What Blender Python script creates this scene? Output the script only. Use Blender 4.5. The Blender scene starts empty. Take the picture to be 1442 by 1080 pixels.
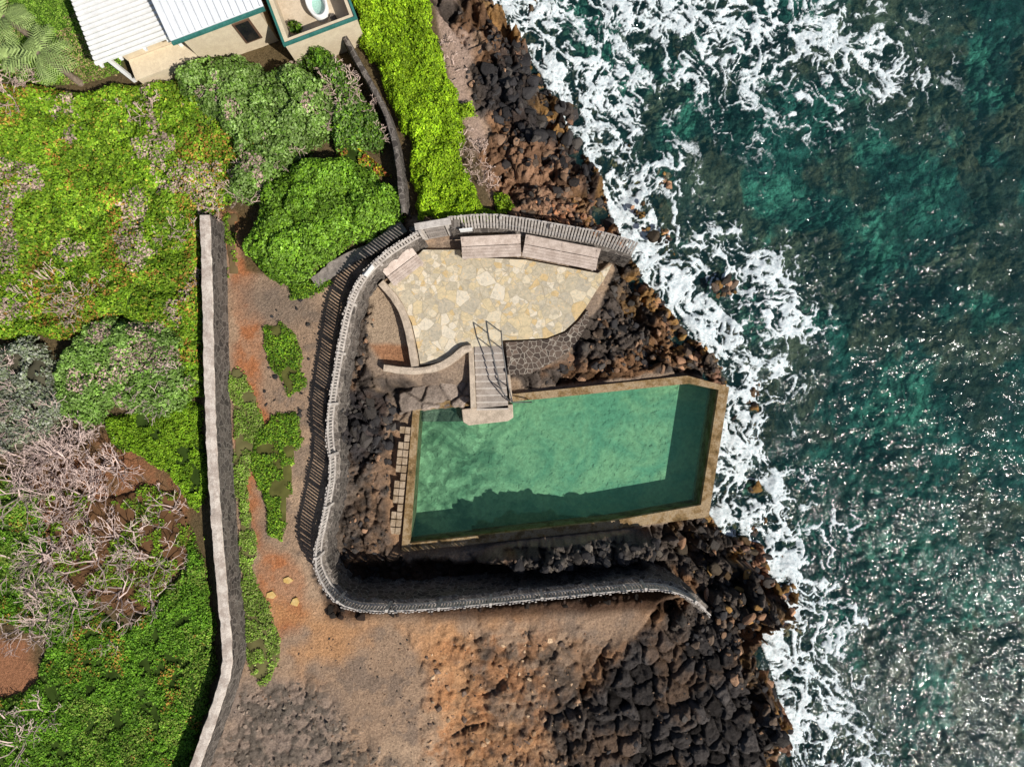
import bpy, math, random, bmesh
import numpy as np
from mathutils import Vector, Matrix
random.seed(7); rng=np.random.default_rng(11)
S=0.03; H=28.8
SEA=-3.5
scene=bpy.context.scene
def W(px,py,z=0.0):
    k=S*(H-z)/H
    return ((px-721)*k,(540-py)*k)
def WP(pts,z=0.0): return np.array([W(p[0],p[1],z) for p in pts])
# ---------------- numpy noise ----------------
def hsh(ix,iy,seed):
    h=(ix.astype(np.int64)*374761393+iy.astype(np.int64)*668265263+seed*144269504)&0xffffffff
    h=((h^(h>>13))*1274126177)&0xffffffff
    h=h^(h>>16)
    h=(h*2246822519)&0xffffffff
    h=h^(h>>15)
    return h/4294967296.0
def vnoise(x,y,seed=0):
    ix=np.floor(x);iy=np.floor(y);fx=x-ix;fy=y-iy
    ix=ix.astype(np.int64);iy=iy.astype(np.int64)
    fx=fx*fx*(3-2*fx);fy=fy*fy*(3-2*fy)
    a=hsh(ix,iy,seed);b=hsh(ix+1,iy,seed);c=hsh(ix,iy+1,seed);d=hsh(ix+1,iy+1,seed)
    return (a*(1-fx)+b*fx)*(1-fy)+(c*(1-fx)+d*fx)*fy
def fbm(x,y,size,octv=4,seed=0,rough=0.5):
    r=np.zeros_like(x);a=1.0;t=0;k=1.0/size
    for o in range(octv):
        cs,sn_=math.cos(o*1.1),math.sin(o*1.1)
        r+=a*vnoise((x*cs-y*sn_)*k+o*17.3,(x*sn_+y*cs)*k-o*9.1,seed+o*31);t+=a;a*=rough;k*=2.03
    return r/t
def voro(x,y,cell,seed=0):
    gx=x/cell;gy=y/cell;ix=np.floor(gx).astype(np.int64);iy=np.floor(gy).astype(np.int64)
    f1=np.full(x.shape,9.0);f2=np.full(x.shape,9.0);cid=np.zeros(x.shape);dx=np.zeros(x.shape);dy=np.zeros(x.shape)
    for a in (-1,0,1):
        for b in (-1,0,1):
            cx=ix+a;cy=iy+b
            px=cx+hsh(cx,cy,seed);py=cy+hsh(cx,cy,seed+101)
            ex=gx-px;ey=gy-py;d=np.sqrt(ex*ex+ey*ey);idd=hsh(cx,cy,seed+202)
            n=d<f1
            f2=np.where(n,f1,np.minimum(f2,d));f1=np.where(n,d,f1)
            cid=np.where(n,idd,cid);dx=np.where(n,ex,dx);dy=np.where(n,ey,dy)
    return f1,f2,cid,dx,dy
def rocks(x,y,cell,amp,tilt,gap,seed):
    wx=x+(fbm(x,y,cell*1.3,3,seed+5)-.5)*cell*.7;wy=y+(fbm(x,y,cell*1.3,3,seed+9)-.5)*cell*.7
    f1,f2,c,dx,dy=voro(wx,wy,cell,seed)
    c2=(c*57.31)%1;c3=(c*131.7)%1
    h=(c-.5)*amp+((c2-.5)*dx+(c3-.5)*dy)*tilt*2*amp-np.clip(1-(f2-f1)/.22,0,1)**1.5*gap - f1**2*amp*.25
    return h,c,f2-f1
def sst(a,b,v):
    t=np.clip((v-a)/(b-a),0,1);return t*t*(3-2*t)
def sdf(x,y,poly,marg=4.0):
    sh=x.shape;x=x.ravel();y=y.ravel();out=np.full(x.shape,-marg)
    mn=poly.min(0)-marg;mx=poly.max(0)+marg
    sel=np.where((x>mn[0])&(x<mx[0])&(y>mn[1])&(y<mx[1]))[0]
    X=x[sel];Y=y[sel];d=np.full(X.shape,1e9);ins=np.zeros(X.shape,bool)
    n=len(poly)
    for i in range(n):
        ax,ay=poly[i];bx,by=poly[(i+1)%n];ex=bx-ax;ey=by-ay;L=ex*ex+ey*ey+1e-12
        t=np.clip(((X-ax)*ex+(Y-ay)*ey)/L,0,1)
        d=np.minimum(d,(X-ax-t*ex)**2+(Y-ay-t*ey)**2)
        if abs(ey)>1e-9:
            c=((ay>Y)!=(by>Y))&(X<ex*(Y-ay)/ey+ax);ins^=c
    d=np.sqrt(d);out[sel]=np.where(ins,d,-d)
    return out.reshape(sh)
# ---------------- mesh helpers ----------------
def mkmesh(name,co,quads,cols=None,smooth=True,mats=(),midx=None,parent=None):
    co=np.asarray(co,dtype=np.float32).reshape(-1,3);quads=np.asarray(quads,dtype=np.int32)
    me=bpy.data.meshes.new(name);me.vertices.add(len(co));me.vertices.foreach_set("co",co.ravel())
    P=len(quads);k=quads.shape[1]
    me.loops.add(P*k);me.loops.foreach_set("vertex_index",quads.ravel())
    me.polygons.add(P);me.polygons.foreach_set("loop_start",np.arange(P,dtype=np.int32)*k)
    try: me.polygons.foreach_set("loop_total",np.full(P,k,dtype=np.int32))
    except Exception: pass
    me.update(calc_edges=True)
    me.polygons.foreach_set("use_smooth",np.full(P,smooth,dtype=bool))
    if midx is not None: me.polygons.foreach_set("material_index",np.asarray(midx,dtype=np.int32))
    if cols is not None:
        for nm,c in cols.items():
            a=me.color_attributes.new(name=nm,type='FLOAT_COLOR',domain='POINT')
            c4=np.ones((len(co),4),dtype=np.float32);c4[:,:3]=c.reshape(-1,3) if c.ndim>1 and c.shape[-1]==3 else np.repeat(c.reshape(-1,1),3,1)
            a.data.foreach_set("color",c4.ravel())
    ob=bpy.data.objects.new(name,me);scene.collection.objects.link(ob)
    for m in mats: me.materials.append(m)
    if parent: ob.parent=parent
    return ob
class MB:
    def __init__(s): s.v=[];s.f=[];s.m=[]
    def box(s,c,size,rz=0,mi=0,M=None,taper=1.0):
        n=len(s.v);sx,sy,sz=[a/2 for a in size]
        R=M if M is not None else Matrix.Rotation(rz,3,'Z')
        for dz in(-1,1):
            t=taper if dz>0 else 1
            for dx,dy in((-1,-1),(1,-1),(1,1),(-1,1)):
                p=R@Vector((dx*sx*t,dy*sy*t,dz*sz));s.v.append((c[0]+p.x,c[1]+p.y,c[2]+p.z))
        for q in((0,3,2,1),(4,5,6,7),(0,1,5,4),(1,2,6,5),(2,3,7,6),(3,0,4,7)):
            s.f.append(tuple(n+i for i in q));s.m.append(mi)
    def beam(s,a,b,w,h,mi=0):
        a=Vector(a);b=Vector(b);d=b-a;L=d.length;d.normalize()
        up=Vector((0,0,1)) if abs(d.z)<.95 else Vector((0,1,0))
        y=up.cross(d).normalized();z=d.cross(y)
        M=Matrix((d,y,z)).transposed();s.box((a+b)/2,(L,w,h),M=M,mi=mi)
    def tube(s,pts,rad,k=8,mi=0):
        pts=[Vector(p) for p in pts];n0=len(s.v)
        for i,p in enumerate(pts):
            d=(pts[min(i+1,len(pts)-1)]-pts[max(i-1,0)]).normalized()
            up=Vector((0,0,1)) if abs(d.z)<.9 else Vector((1,0,0))
            u=d.cross(up).normalized();w=d.cross(u)
            r=rad[i] if hasattr(rad,'__len__') else rad
            for j in range(k):
                a=2*math.pi*j/k;q=p+u*math.cos(a)*r+w*math.sin(a)*r;s.v.append(tuple(q))
        for i in range(len(pts)-1):
            for j in range(k):
                s.f.append((n0+i*k+j,n0+i*k+(j+1)%k,n0+(i+1)*k+(j+1)%k,n0+(i+1)*k+j));s.m.append(mi)
        s.f.append(tuple(n0+j for j in range(k)));s.m.append(mi)
        s.f.append(tuple(n0+(len(pts)-1)*k+j for j in reversed(range(k))));s.m.append(mi)
    def prism(s,poly,z0,z1,mi=0,mside=None):
        n=len(poly);b=len(s.v)
        a=sum(poly[i][0]*poly[(i+1)%n][1]-poly[(i+1)%n][0]*poly[i][1] for i in range(n))
        if a<0: poly=poly[::-1]
        for p in poly: s.v.append((p[0],p[1],z0))
        for p in poly: s.v.append((p[0],p[1],z1))
        s.f.append(tuple(b+n+i for i in range(n)));s.m.append(mi)
        for i in range(n):
            j=(i+1)%n;s.f.append((b+i,b+j,b+n+j,b+n+i));s.m.append(mi if mside is None else mside)
    def make(s,name,mats,parent=None,bevel=0,smooth=False):
        me=bpy.data.meshes.new(name);me.from_pydata(s.v,[],s.f);me.update()
        for m in mats: me.materials.append(m)
        me.polygons.foreach_set("material_index",s.m)
        if smooth: me.polygons.foreach_set("use_smooth",[True]*len(s.f))
        ob=bpy.data.objects.new(name,me);scene.collection.objects.link(ob)
        if parent: ob.parent=parent
        if bevel:
            b=ob.modifiers.new("b",'BEVEL');b.width=bevel;b.segments=2;b.limit_method='ANGLE'
        return ob
def empty(name):
    e=bpy.data.objects.new(name,None);scene.collection.objects.link(e);return e
# ---------------- materials ----------------
class NT:
    def __init__(s,name):
        s.mat=bpy.data.materials.new(name);s.mat.use_nodes=True;s.t=s.mat.node_tree;s.n=s.t.nodes;s.l=s.t.links
        s.b=s.n.get("Principled BSDF");s.out=s.n.get("Material Output")
        s.tc=s.n.new("ShaderNodeTexCoord").outputs["Object"]
    def lk(s,a,b): s.l.new(a,b)
    def setv(s,i,v):
        if hasattr(v,'is_output') : s.lk(v,i)
        else:
            if isinstance(v,tuple) and len(v)==3 and i.type=='RGBA': v=(*v,1)
            if isinstance(v,(int,float)) and i.type=='RGBA': v=(v,v,v,1)
            i.default_value=v
    def noise(s,scale,detail=4,rough=.55,dist=0,vec=None):
        n=s.n.new("ShaderNodeTexNoise");n.inputs["Scale"].default_value=scale;n.inputs["Detail"].default_value=detail
        n.inputs["Roughness"].default_value=rough;n.inputs["Distortion"].default_value=dist
        s.lk(vec or s.tc,n.inputs["Vector"]);return n.outputs["Fac"]
    def noisec(s,scale,detail=4,vec=None):
        n=s.n.new("ShaderNodeTexNoise");n.inputs["Scale"].default_value=scale;n.inputs["Detail"].default_value=detail
        s.lk(vec or s.tc,n.inputs["Vector"]);return n.outputs["Color"]
    def voro(s,scale,feat='F1',vec=None,rnd=1.0):
        n=s.n.new("ShaderNodeTexVoronoi");n.feature=feat;n.inputs["Scale"].default_value=scale;n.inputs["Randomness"].default_value=rnd
        s.lk(vec or s.tc,n.inputs["Vector"]);return n
    def math(s,op,a,b=0.0,c=None,clamp=False):
        n=s.n.new("ShaderNodeMath");n.operation=op;n.use_clamp=clamp
        s.setv(n.inputs[0],a);s.setv(n.inputs[1],b)
        if c is not None:s.setv(n.inputs[2],c)
        return n.outputs[0]
    def mr(s,v,a,b,c=0.0,d=1.0,smooth=True):
        n=s.n.new("ShaderNodeMapRange");n.interpolation_type='SMOOTHSTEP' if smooth else 'LINEAR'
        for i,x in enumerate((v,a,b,c,d)): s.setv(n.inputs[i],x)
        return n.outputs[0]
    def mix(s,f,a,b,mode='MIX'):
        n=s.n.new("ShaderNodeMix");n.data_type='RGBA';n.blend_type=mode
        s.setv(n.inputs["Factor"],f);s.setv(n.inputs[6],a);s.setv(n.inputs[7],b);return n.outputs[2]
    def ramp(s,f,stops,const=False):
        n=s.n.new("ShaderNodeValToRGB");e=n.color_ramp.elements
        if const:n.color_ramp.interpolation='CONSTANT'
        e[0].position=stops[0][0];e[0].color=(*stops[0][1],1);e[1].position=stops[1][0];e[1].color=(*stops[1][1],1)
        for p,c in stops[2:]:
            q=e.new(p);q.color=(*c,1)
        s.lk(f,n.inputs[0]);return n.outputs[0]
    def attr(s,name,vec=False):
        n=s.n.new("ShaderNodeAttribute");n.attribute_name=name;return n.outputs["Color"] if not vec else n.outputs["Fac"]
    def bump(s,h,strength=.5,dist=.05,prev=None):
        n=s.n.new("ShaderNodeBump");n.inputs["Strength"].default_value=strength;n.inputs["Distance"].default_value=dist
        s.lk(h,n.inputs["Height"])
        if prev is not None:s.lk(prev,n.inputs["Normal"])
        return n.outputs[0]
    def vadd(s,a,b,scale=1.0):
        n=s.n.new("ShaderNodeVectorMath");n.operation='MULTIPLY_ADD'
        s.lk(b,n.inputs[0]);n.inputs[1].default_value=(scale,)*3;s.lk(a,n.inputs[2]);return n.outputs[0]
    def fin(s,col,rough=.8,normal=None,spec=.3):
        if isinstance(rough,float) and rough>=.8:
            d=s.n.new("ShaderNodeBsdfDiffuse");s.setv(d.inputs[0],col)
            if normal is not None:s.lk(normal,d.inputs["Normal"])
            s.lk(d.outputs[0],s.out.inputs[0]);s.n.remove(s.b);return s.mat
        s.setv(s.b.inputs["Base Color"],col);s.setv(s.b.inputs["Roughness"],rough)
        s.b.inputs["Specular IOR Level"].default_value=spec
        if normal is not None:s.lk(normal,s.b.inputs["Normal"])
        return s.mat
def m_terrain():
    t=NT("ground_rock_soil");c=t.attr("Col")
    n=t.noise(11,4,.8)
    f=t.math('MULTIPLY_ADD',n,2.4,-.15)
    col=t.mix(1.0,c,f,'MULTIPLY')
    return t.fin(col,.85,t.bump(n,1.0,.10),.2)
def m_leaf():
    t=NT("leaf_foliage");c=t.attr("Col");return t.fin(c,.6,None,.18)
def m_vc(name,rough=.6,spec=.3,nscale=30,amp=.5,bump=.3,det=3):
    t=NT(name);c=t.attr("Col")
    if not amp: return t.fin(c,rough,None,spec)
    n=t.noise(nscale,det,.65)
    col=t.mix(1.0,c,t.math('MULTIPLY_ADD',n,amp*2,1-amp),'MULTIPLY')
    return t.fin(col,rough,t.bump(n,bump,.04) if bump else None,spec)
def m_plain(name,c1,c2,scale=6,rough=.8,bump=.4,spec=.3,amp=.6):
    t=NT(name);n=t.noise(scale,4,.7);n2=t.noise(scale*8,2,.6)
    f=t.mr(n,.35,.65);col=t.mix(f,c1,c2);col=t.mix(1.0,col,t.math('MULTIPLY_ADD',n2,amp,1-amp/2),'MULTIPLY')
    return t.fin(col,rough,t.bump(n2,bump,.02) if bump else None,spec)
def m_stonewall(name,scale=3.6,dark=(.045,.04,.037),light=(.17,.145,.125),mortar=(.22,.195,.17),mw=.045):
    t=NT(name);vec=t.vadd(t.tc,t.noisec(3,2),.12)
    v=t.voro(scale,vec=vec);e=t.voro(scale,'DISTANCE_TO_EDGE',vec=vec).outputs["Distance"]
    col=t.ramp(v.outputs["Color"],[(0,dark),(1,light)])
    n=t.noise(20,3,.7);col=t.mix(1.0,col,t.math('MULTIPLY_ADD',n,1.0,.5),'MULTIPLY')
    g=t.mr(e,mw*.5,mw*1.4);col=t.mix(g,mortar,col)
    return t.fin(col,.85,t.bump(n,.8,.05))
def m_flag():
    t=NT("flagstone");vec=t.vadd(t.tc,t.noisec(2.2,2),.10)
    A,B=1.9,4.0
    v=t.voro(A,vec=vec);e=t.voro(A,'DISTANCE_TO_EDGE',vec=vec).outputs["Distance"]
    v2=t.voro(B,vec=vec);e2=t.voro(B,'DISTANCE_TO_EDGE',vec=vec).outputs["Distance"]
    sep=t.n.new("ShaderNodeSeparateColor");t.lk(v.outputs["Color"],sep.inputs[0])
    sep2=t.n.new("ShaderNodeSeparateColor");t.lk(v2.outputs["Color"],sep2.inputs[0])
    sel=t.math('GREATER_THAN',sep.outputs[1],.5)
    rnd=t.mix(sel,sep.outputs[0],sep2.outputs[0])
    col=t.ramp(rnd,[(0,(.47,.41,.30)),(.18,(.57,.47,.30)),(.36,(.50,.44,.33)),(.52,(.61,.53,.39)),(.66,(.44,.39,.30)),(.80,(.55,.41,.22)),(.90,(.64,.57,.45))],True)
    n=t.noise(6,5,.75,.8)
    col=t.mix(t.mr(n,.52,.68,0,.6),col,(.52,.35,.17))
    col=t.mix(1.0,col,t.math('MULTIPLY_ADD',n,1.5,.28),'MULTIPLY')
    d=t.mix(sel,e,t.math('MINIMUM',e,e2));g=t.mr(d,.004,.022)
    col=t.mix(g,(.38,.32,.23),col)
    return t.fin(col,.8,t.bump(n,.6,.03))
def m_concrete_stain():
    t=NT("stained_concrete");n=t.noise(1.6,6,.75)
    col=t.ramp(n,[(.32,(.07,.05,.025)),(.45,(.23,.15,.07)),(.56,(.36,.27,.17)),(.68,(.25,.15,.05))])
    n2=t.noise(14,3,.7);col=t.mix(1.0,col,t.math('MULTIPLY_ADD',n2,1.4,.3),'MULTIPLY')
    return t.fin(col,.8,t.bump(n2,.6,.03))
def m_poolfloor():
    t=NT("pool_floor_stone");vec=t.vadd(t.tc,t.noisec(1.5,3),.3)
    v=t.voro(3.6,vec=vec)
    n=t.noise(.45,5,.68,.6);n2=t.noise(6,4,.7)
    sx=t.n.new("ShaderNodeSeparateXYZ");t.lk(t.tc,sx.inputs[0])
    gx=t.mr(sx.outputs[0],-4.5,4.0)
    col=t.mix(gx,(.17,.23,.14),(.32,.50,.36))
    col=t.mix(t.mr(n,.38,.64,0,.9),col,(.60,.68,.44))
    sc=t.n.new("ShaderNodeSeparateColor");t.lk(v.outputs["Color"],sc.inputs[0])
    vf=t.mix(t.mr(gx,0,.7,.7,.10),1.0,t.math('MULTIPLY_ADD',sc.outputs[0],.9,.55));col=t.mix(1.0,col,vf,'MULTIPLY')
    col=t.mix(1.0,col,t.math('MULTIPLY_ADD',n2,1.2,.4),'MULTIPLY')
    return t.fin(col,.9,None,.1)
def m_water(name,tint,body,bodyfac,bs,rough=.06,foam=False,b1=.5,b2=0):
    t=NT(name);t.n.remove(t.b)
    n1=t.noise(bs,3,.7,.3);b=t.bump(n1,b1,.14)
    tr=t.n.new("ShaderNodeBsdfTransparent");tr.inputs[0].default_value=(*tint,1)
    df=t.n.new("ShaderNodeBsdfDiffuse");df.inputs[0].default_value=(*body,1);t.lk(b,df.inputs["Normal"])
    mx=t.n.new("ShaderNodeMixShader");mx.inputs[0].default_value=bodyfac
    t.lk(tr.outputs[0],mx.inputs[1]);t.lk(df.outputs[0],mx.inputs[2])
    gl=t.n.new("ShaderNodeBsdfGlossy");gl.inputs["Roughness"].default_value=rough;t.lk(b,gl.inputs["Normal"])
    fr=t.n.new("ShaderNodeFresnel");fr.inputs[0].default_value=1.33;t.lk(b,fr.inputs["Normal"])
    m2=t.n.new("ShaderNodeMixShader");t.lk(fr.outputs[0],m2.inputs[0]);t.lk(mx.outputs[0],m2.inputs[1]);t.lk(gl.outputs[0],m2.inputs[2])
    last=m2.outputs[0]
    if foam:
        D=t.attr("Foam",True);nf=t.noise(9,4,.8)
        ff=t.mr(t.math('ADD',D,t.math('MULTIPLY',t.math('SUBTRACT',nf,.5),1.2)),.12,1.05)
        ff=t.math('MULTIPLY',ff,t.mr(D,.0,.12),clamp=True)
        fd=t.n.new("ShaderNodeBsdfDiffuse");t.lk(t.mix(t.mr(nf,.3,.65),(.46,.56,.59),(.78,.82,.83)),fd.inputs[0])
        m3=t.n.new("ShaderNodeMixShader");t.lk(ff,m3.inputs[0]);t.lk(last,m3.inputs[1]);t.lk(fd.outputs[0],m3.inputs[2]);last=m3.outputs[0]
    t.lk(last,t.out.inputs[0]);return t.mat
M_ter=m_terrain();M_leaf=m_leaf();M_under=m_vc("understory",.9,.1,8,0,0)
M_rock=m_vc("lava_rock",.8,.3,16,.7,.9,4);M_twig=m_vc("dry_twig",.8,.2,20,0,0)
M_wood=m_plain("weathered_wood",(.38,.34,.31),(.58,.53,.48),5,.8,0)
M_woodb=m_plain("bench_wood",(.42,.34,.29),(.56,.47,.41),3,.8,.2)
M_cap=m_plain("wall_cap_concrete",(.40,.33,.28),(.62,.55,.48),2.5,.85,.6)
M_lowwall=m_plain("low_wall_concrete",(.38,.31,.24),(.56,.46,.36),3,.85,.5)
M_stone=m_stonewall("lava_stone_wall");M_cobble=m_stonewall("cobble_mortar",4.2,(.05,.04,.035),(.19,.14,.11),(.38,.33,.27),.04)
M_flag=m_flag();M_con=m_concrete_stain()
M_step=m_plain("step_concrete",(.27,.23,.20),(.38,.33,.29),4,.85,.5)
M_lightedge=m_plain("lightened_step_edge",(.45,.40,.35),(.52,.47,.42),4,.85,.5)  # lighter step tone for painted edge lines, not a separate part
M_metal=m_plain("dark_metal",(.05,.05,.05),(.09,.085,.08),10,.4,0,.5)
M_white=m_plain("white_paint",(.76,.76,.75),(.84,.84,.83),3,.8,0,.3,.15)
M_beige=m_plain("beige_stucco",(.60,.50,.36),(.68,.58,.42),3,.9,.2,.3,.3)
M_teal=m_plain("teal_trim",(.03,.14,.12),(.05,.19,.16),3,.5,0)
M_glass=m_plain("dark_window",(.01,.012,.014),(.02,.02,.02),3,.1,0,.6)
M_sign=m_plain("sign_white",(.7,.7,.68),(.75,.75,.74),3,.8,0)
# ---------------- layout polygons ----------------
coast_px=[(500,-20000),(660,-600),(700,-100),(722,0),(760,50),(786,90),(808,140),(830,182),(868,230),(886,290),(900,330),(925,372),(960,415),(990,452),(1030,490),(1046,540),(1036,600),(1012,690),(1035,726),(1095,740),(1110,800),(1135,860),(1100,900),(1118,950),(1134,1010),(1146,1080),(1160,1250),(1250,1700),(1500,20000)]
land=WP(coast_px+[(-40000,20000),(-40000,-20000)],SEA)
fence_top=[(897,352),(850,337),(800,329),(740,318),(690,311),(632,316)]
fence_left=[(590,324),(565,338),(535,358),(505,388),(488,425),(478,470),(466,540),(457,605),(465,660),(455,720),(438,790),(452,826),(472,852),(510,864),(600,861),(700,852),(800,842),(900,832),(940,832),(975,845),(1005,872)]
ZT_T=1.2;ZT_L=1.6
ft=WP(fence_top,ZT_T);fl=WP(fence_left,ZT_L)
inner=np.vstack([ft,fl,WP([(1060,870),(1060,560),(1040,480),(960,410)],-1)])
patio_px=[(648,352),(650,362),(740,366),(842,385),(862,372),(850,395),(838,412),(826,432),(812,450),(795,466),(770,476),(735,478),(708,479),(705,487),(668,488),(655,492),(640,503),(622,510),(592,514),(588,490),(580,455),(566,425),(546,402),(560,388),(596,352)]
ZP=-.6
patio=WP(patio_px,ZP)
ZR=-1.5
pin=WP([(590,578),(780,560),(972,540),(1012,549),(987,711),(858,734),(577,765)],ZR)
pout=WP([(582,569),(780,549),(968,529),(1027,545),(998,728),(862,745),(565,777)],ZR)
# ---------------- terrain ----------------
def axis(lo,hi,st,far):
    a=list(np.arange(lo,hi+1e-6,st));g=st;x=a[-1];r=[]
    while x<far: g*=1.25;x+=g;r.append(x)
    g=st;x=a[0];l=[]
    while x>-far: g*=1.25;x-=g;l.append(x)
    return np.array(l[::-1]+a+r),len(l),len(a)
ST=.055
ax,ox,nx_=axis(-26,26,ST,700);ay,oy,ny_=axis(-20,20,ST,700)
X,Y=np.meshgrid(ax,ay)
N=fbm(X,Y,4,5,1);N2=fbm(X,Y,1.2,4,2);N3=fbm(X,Y,.4,3,3)
def msk(px,z,fe=.3,na=.8,n=N2):
    return sst(-fe,fe,sdf(X,Y,WP(px,z),1.6)+(n-.5)*na)
dl=sdf(X,Y,land,12)+(fbm(X,Y,1.3,4,8)-.5)*2.0
h=(N-.5)*.35
inn=sst(-.05,.25,sdf(X,Y,inner));h=h*(1-inn)+inn*(-1.1+(N-.5)*.5)
def setz(px,z,zt,fe,na=.4):
    global h
    m=msk(px,z,fe,na);h=h*(1-m)+m*zt;return m
setz([(500,390),(560,395),(600,515),(560,540),(520,560),(480,560),(480,470)],-.6,-.75,.4)
setz([(530,330),(850,330),(880,370),(850,440),(810,480),(700,500),(600,530),(540,520),(520,420)],-.6,-.85,.5)
setz([(545,545),(760,530),(1030,510),(1050,560),(1020,740),(870,760),(560,790),(540,700)],-1.5,-1.75,.35)
setz([(500,795),(620,790),(780,790),(920,800),(930,815),(700,825),(520,835)],-1.8,-2.1,.4)
setz([(560,560),(660,540),(670,575),(570,585)],-1.4,-1.55,.2,.1)
rid=setz([(670,792),(720,775),(780,760),(850,755),(925,765),(920,790),(880,798),(800,803),(740,805)],-.5,-.25,.35)
setz([(690,790),(730,775),(800,768),(830,785),(760,800)],-.1,.35,.45)
setz([(1000,890),(940,850),(1010,830),(1080,900),(1050,930)],-.5,-.9,.5)
setz([(870,380),(920,380),(960,440),(950,520),(860,530),(820,490),(830,430)],-1,-1.0,.5)
cs=sst(-.2,3.2,dl);h=(SEA-.55)*(1-cs)+h*cs
sea=dl<0
h=np.where(sea,SEA-.5-np.clip(-dl,0,9)*.2+ (fbm(X,Y,3,4,21)-.45)*1.2,h)
rocky=np.zeros_like(h)
def addrock(px,z,v,fe=.5,na=1.4):
    global rocky
    rocky=np.maximum(rocky,msk(px,z,fe,na)*v)
R_top=[(640,-300),(670,60),(665,130),(690,200),(700,300),(760,320),(870,325),(910,340),(940,300),(900,200),(800,0),(760,-300)]
R_right=[(872,360),(930,370),(1060,480),(1070,560),(1040,545),(1020,525),(960,525),(850,535),(750,545),(700,530),(715,500),(780,515),(810,480),(840,430),(862,395)]
R_r2=[(1028,560),(1060,560),(1040,720),(1140,740),(1160,900),(1120,920),(1160,1100),(1160,1400),(800,1400),(800,1080),(780,1000),(850,900),(870,885),(960,875),(960,820),(930,790),(930,735),(1000,735)]
R_left=[(470,560),(500,540),(540,530),(590,540),(580,570),(552,600),(548,750),(560,790),(600,790),(780,760),(930,745),(960,830),(900,835),(480,850),(450,800),(475,700)]
R_in2=[(500,400),(520,430),(515,510),(545,560),(480,580),(485,500)]
R_bot=[(640,900),(800,890),(860,900),(820,1000),(800,1100),(640,1100),(630,1000)]
addrock(R_top,-.8,1);addrock(R_right,-1,1);addrock(R_r2,-1,1);addrock(R_left,-1.3,.45,.2,.4);addrock(R_in2,-.8,.5,.2,.4);addrock(R_bot,0,.35,.8)
addrock([(470,545),(500,540),(545,550),(545,620),(520,680),(470,680)],-1.2,.75,.3,.5);addrock([(700,760),(930,745),(960,830),(720,830)],-.6,.95,.3,.5)
addrock([(940,845),(1000,840),(1080,880),(1060,940),(960,920),(900,890)],-.3,1,.3,.6)
rocky=np.maximum(rocky,sst(-1.5,.1,dl)*(1-sst(1.5,4,dl)))
rocky=np.where(dl<-1.5,0.75*sst(.42,.6,fbm(X,Y,5,4,33)),rocky)
pm=sst(-.5,-.15,sdf(X,Y,patio));rocky*=1-pm
pd=sdf(X,Y,pout);rocky*=1-sst(-.30,-.05,pd)
r1,c1,e1=rocks(X,Y,1.5,.75,.9,.35,40);r2,c2,e2=rocks(X,Y,.62,.36,.9,.22,50);r3,c3,e3=rocks(X,Y,.27,.16,1.0,.10,60)
col_d=msk([(880,890),(1000,880),(1060,920),(1120,980),(1130,1150),(820,1150),(820,1040),(850,950)],-.3,.5,1.0)
rh=r1*.75+r2+r3
rc,cc,ec=rocks(X,Y,.75,.26,.55,.30,77)
rh=rh*(1-col_d)+(rc+r1*.3+r3*.5)*col_d
h=h+rocky*rh+(N3-.5)*.05+(1-rocky)*(fbm(X,Y,.18,2,5)-.5)*.035
nsm=sst(.52,.66,fbm(X,Y,.6,3,91));h+=nsm*.13*(1-rocky)*msk([(560,880),(820,880),(820,1100),(600,1100)],0,1,1)
rough_bl=msk([(330,970),(430,960),(520,1030),(600,1100),(300,1110)],0,.6,1.5);h+=rough_bl*(r2*.25+r3*.4)
h=np.where(sdf(X,Y,patio)>-.12,np.minimum(h,ZP-.22),h)
h=np.where(pd>-.1,np.minimum(h,ZR-.12),h)
h=np.where(pd>.12,-4.2,h)
# ---------------- terrain colours ----------------
C=np.zeros(X.shape+(3,));C[:]=(.36,.245,.165)
def lay(c,m):
    global C
    C=C*(1-m[...,None])+np.array(c)*m[...,None]
NB=fbm(X,Y,2.2,5,71);NC=fbm(X,Y,.7,5,72,.65)
lay((.50,.35,.235),sst(.45,.62,NB)*.6)
lay((.21,.16,.125),sst(.5,.65,NC)*.65)
lay((.42,.17,.075),msk([(310,295),(355,290),(370,330),(350,380),(360,420),(375,470),(368,560),(395,590),(390,620),(355,690),(370,770),(420,800),(440,870),(390,900),(340,700),(330,520),(325,400)],0,.3,.9)*(.5+.5*sst(.35,.6,NC)))
lay((.22,.17,.13),msk([(330,400),(420,400),(440,440),(400,455),(340,450)],0,.5,.8)*.7)
lay((.50,.26,.12),msk([(370,850),(560,870),(900,870),(920,900),(800,960),(760,1080),(640,1080),(600,960),(420,960),(380,920)],0,.8,2.0)*sst(.38,.58,NB)*.8)
lay((.48,.235,.11),msk([(610,900),(780,890),(800,1000),(760,1080),(600,1080)],0,.7,1.5)*sst(.43,.60,NC)*.8)
lay((.26,.205,.17),msk([(300,960),(420,960),(480,1000),(500,1100),(300,1100)],0,.8,1.5)*.8)
lay((.13,.11,.09),rough_bl*sst(.45,.55,(c2+c3)/2)*.8)
lay((.12,.09,.07),msk([(760,930),(860,900),(900,880),(900,1090),(790,1090)],0,.8,2.0)*.75)
lay((.42,.30,.235),msk([(610,-300),(640,-200),(670,60),(662,130),(690,190),(715,290),(680,285),(640,200),(620,100),(600,0)],0,.3,.7))
veg=[(-20000,-20000),(600,-20000),(610,0),(640,140),(700,300),(575,306),(570,320),(440,400),(345,380),(330,300),(285,300),(290,620),(318,930),(270,1090),(200,20000),(-20000,20000)]
lay((.10,.075,.035),msk(veg,0,.15,.2)*.9)
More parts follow.
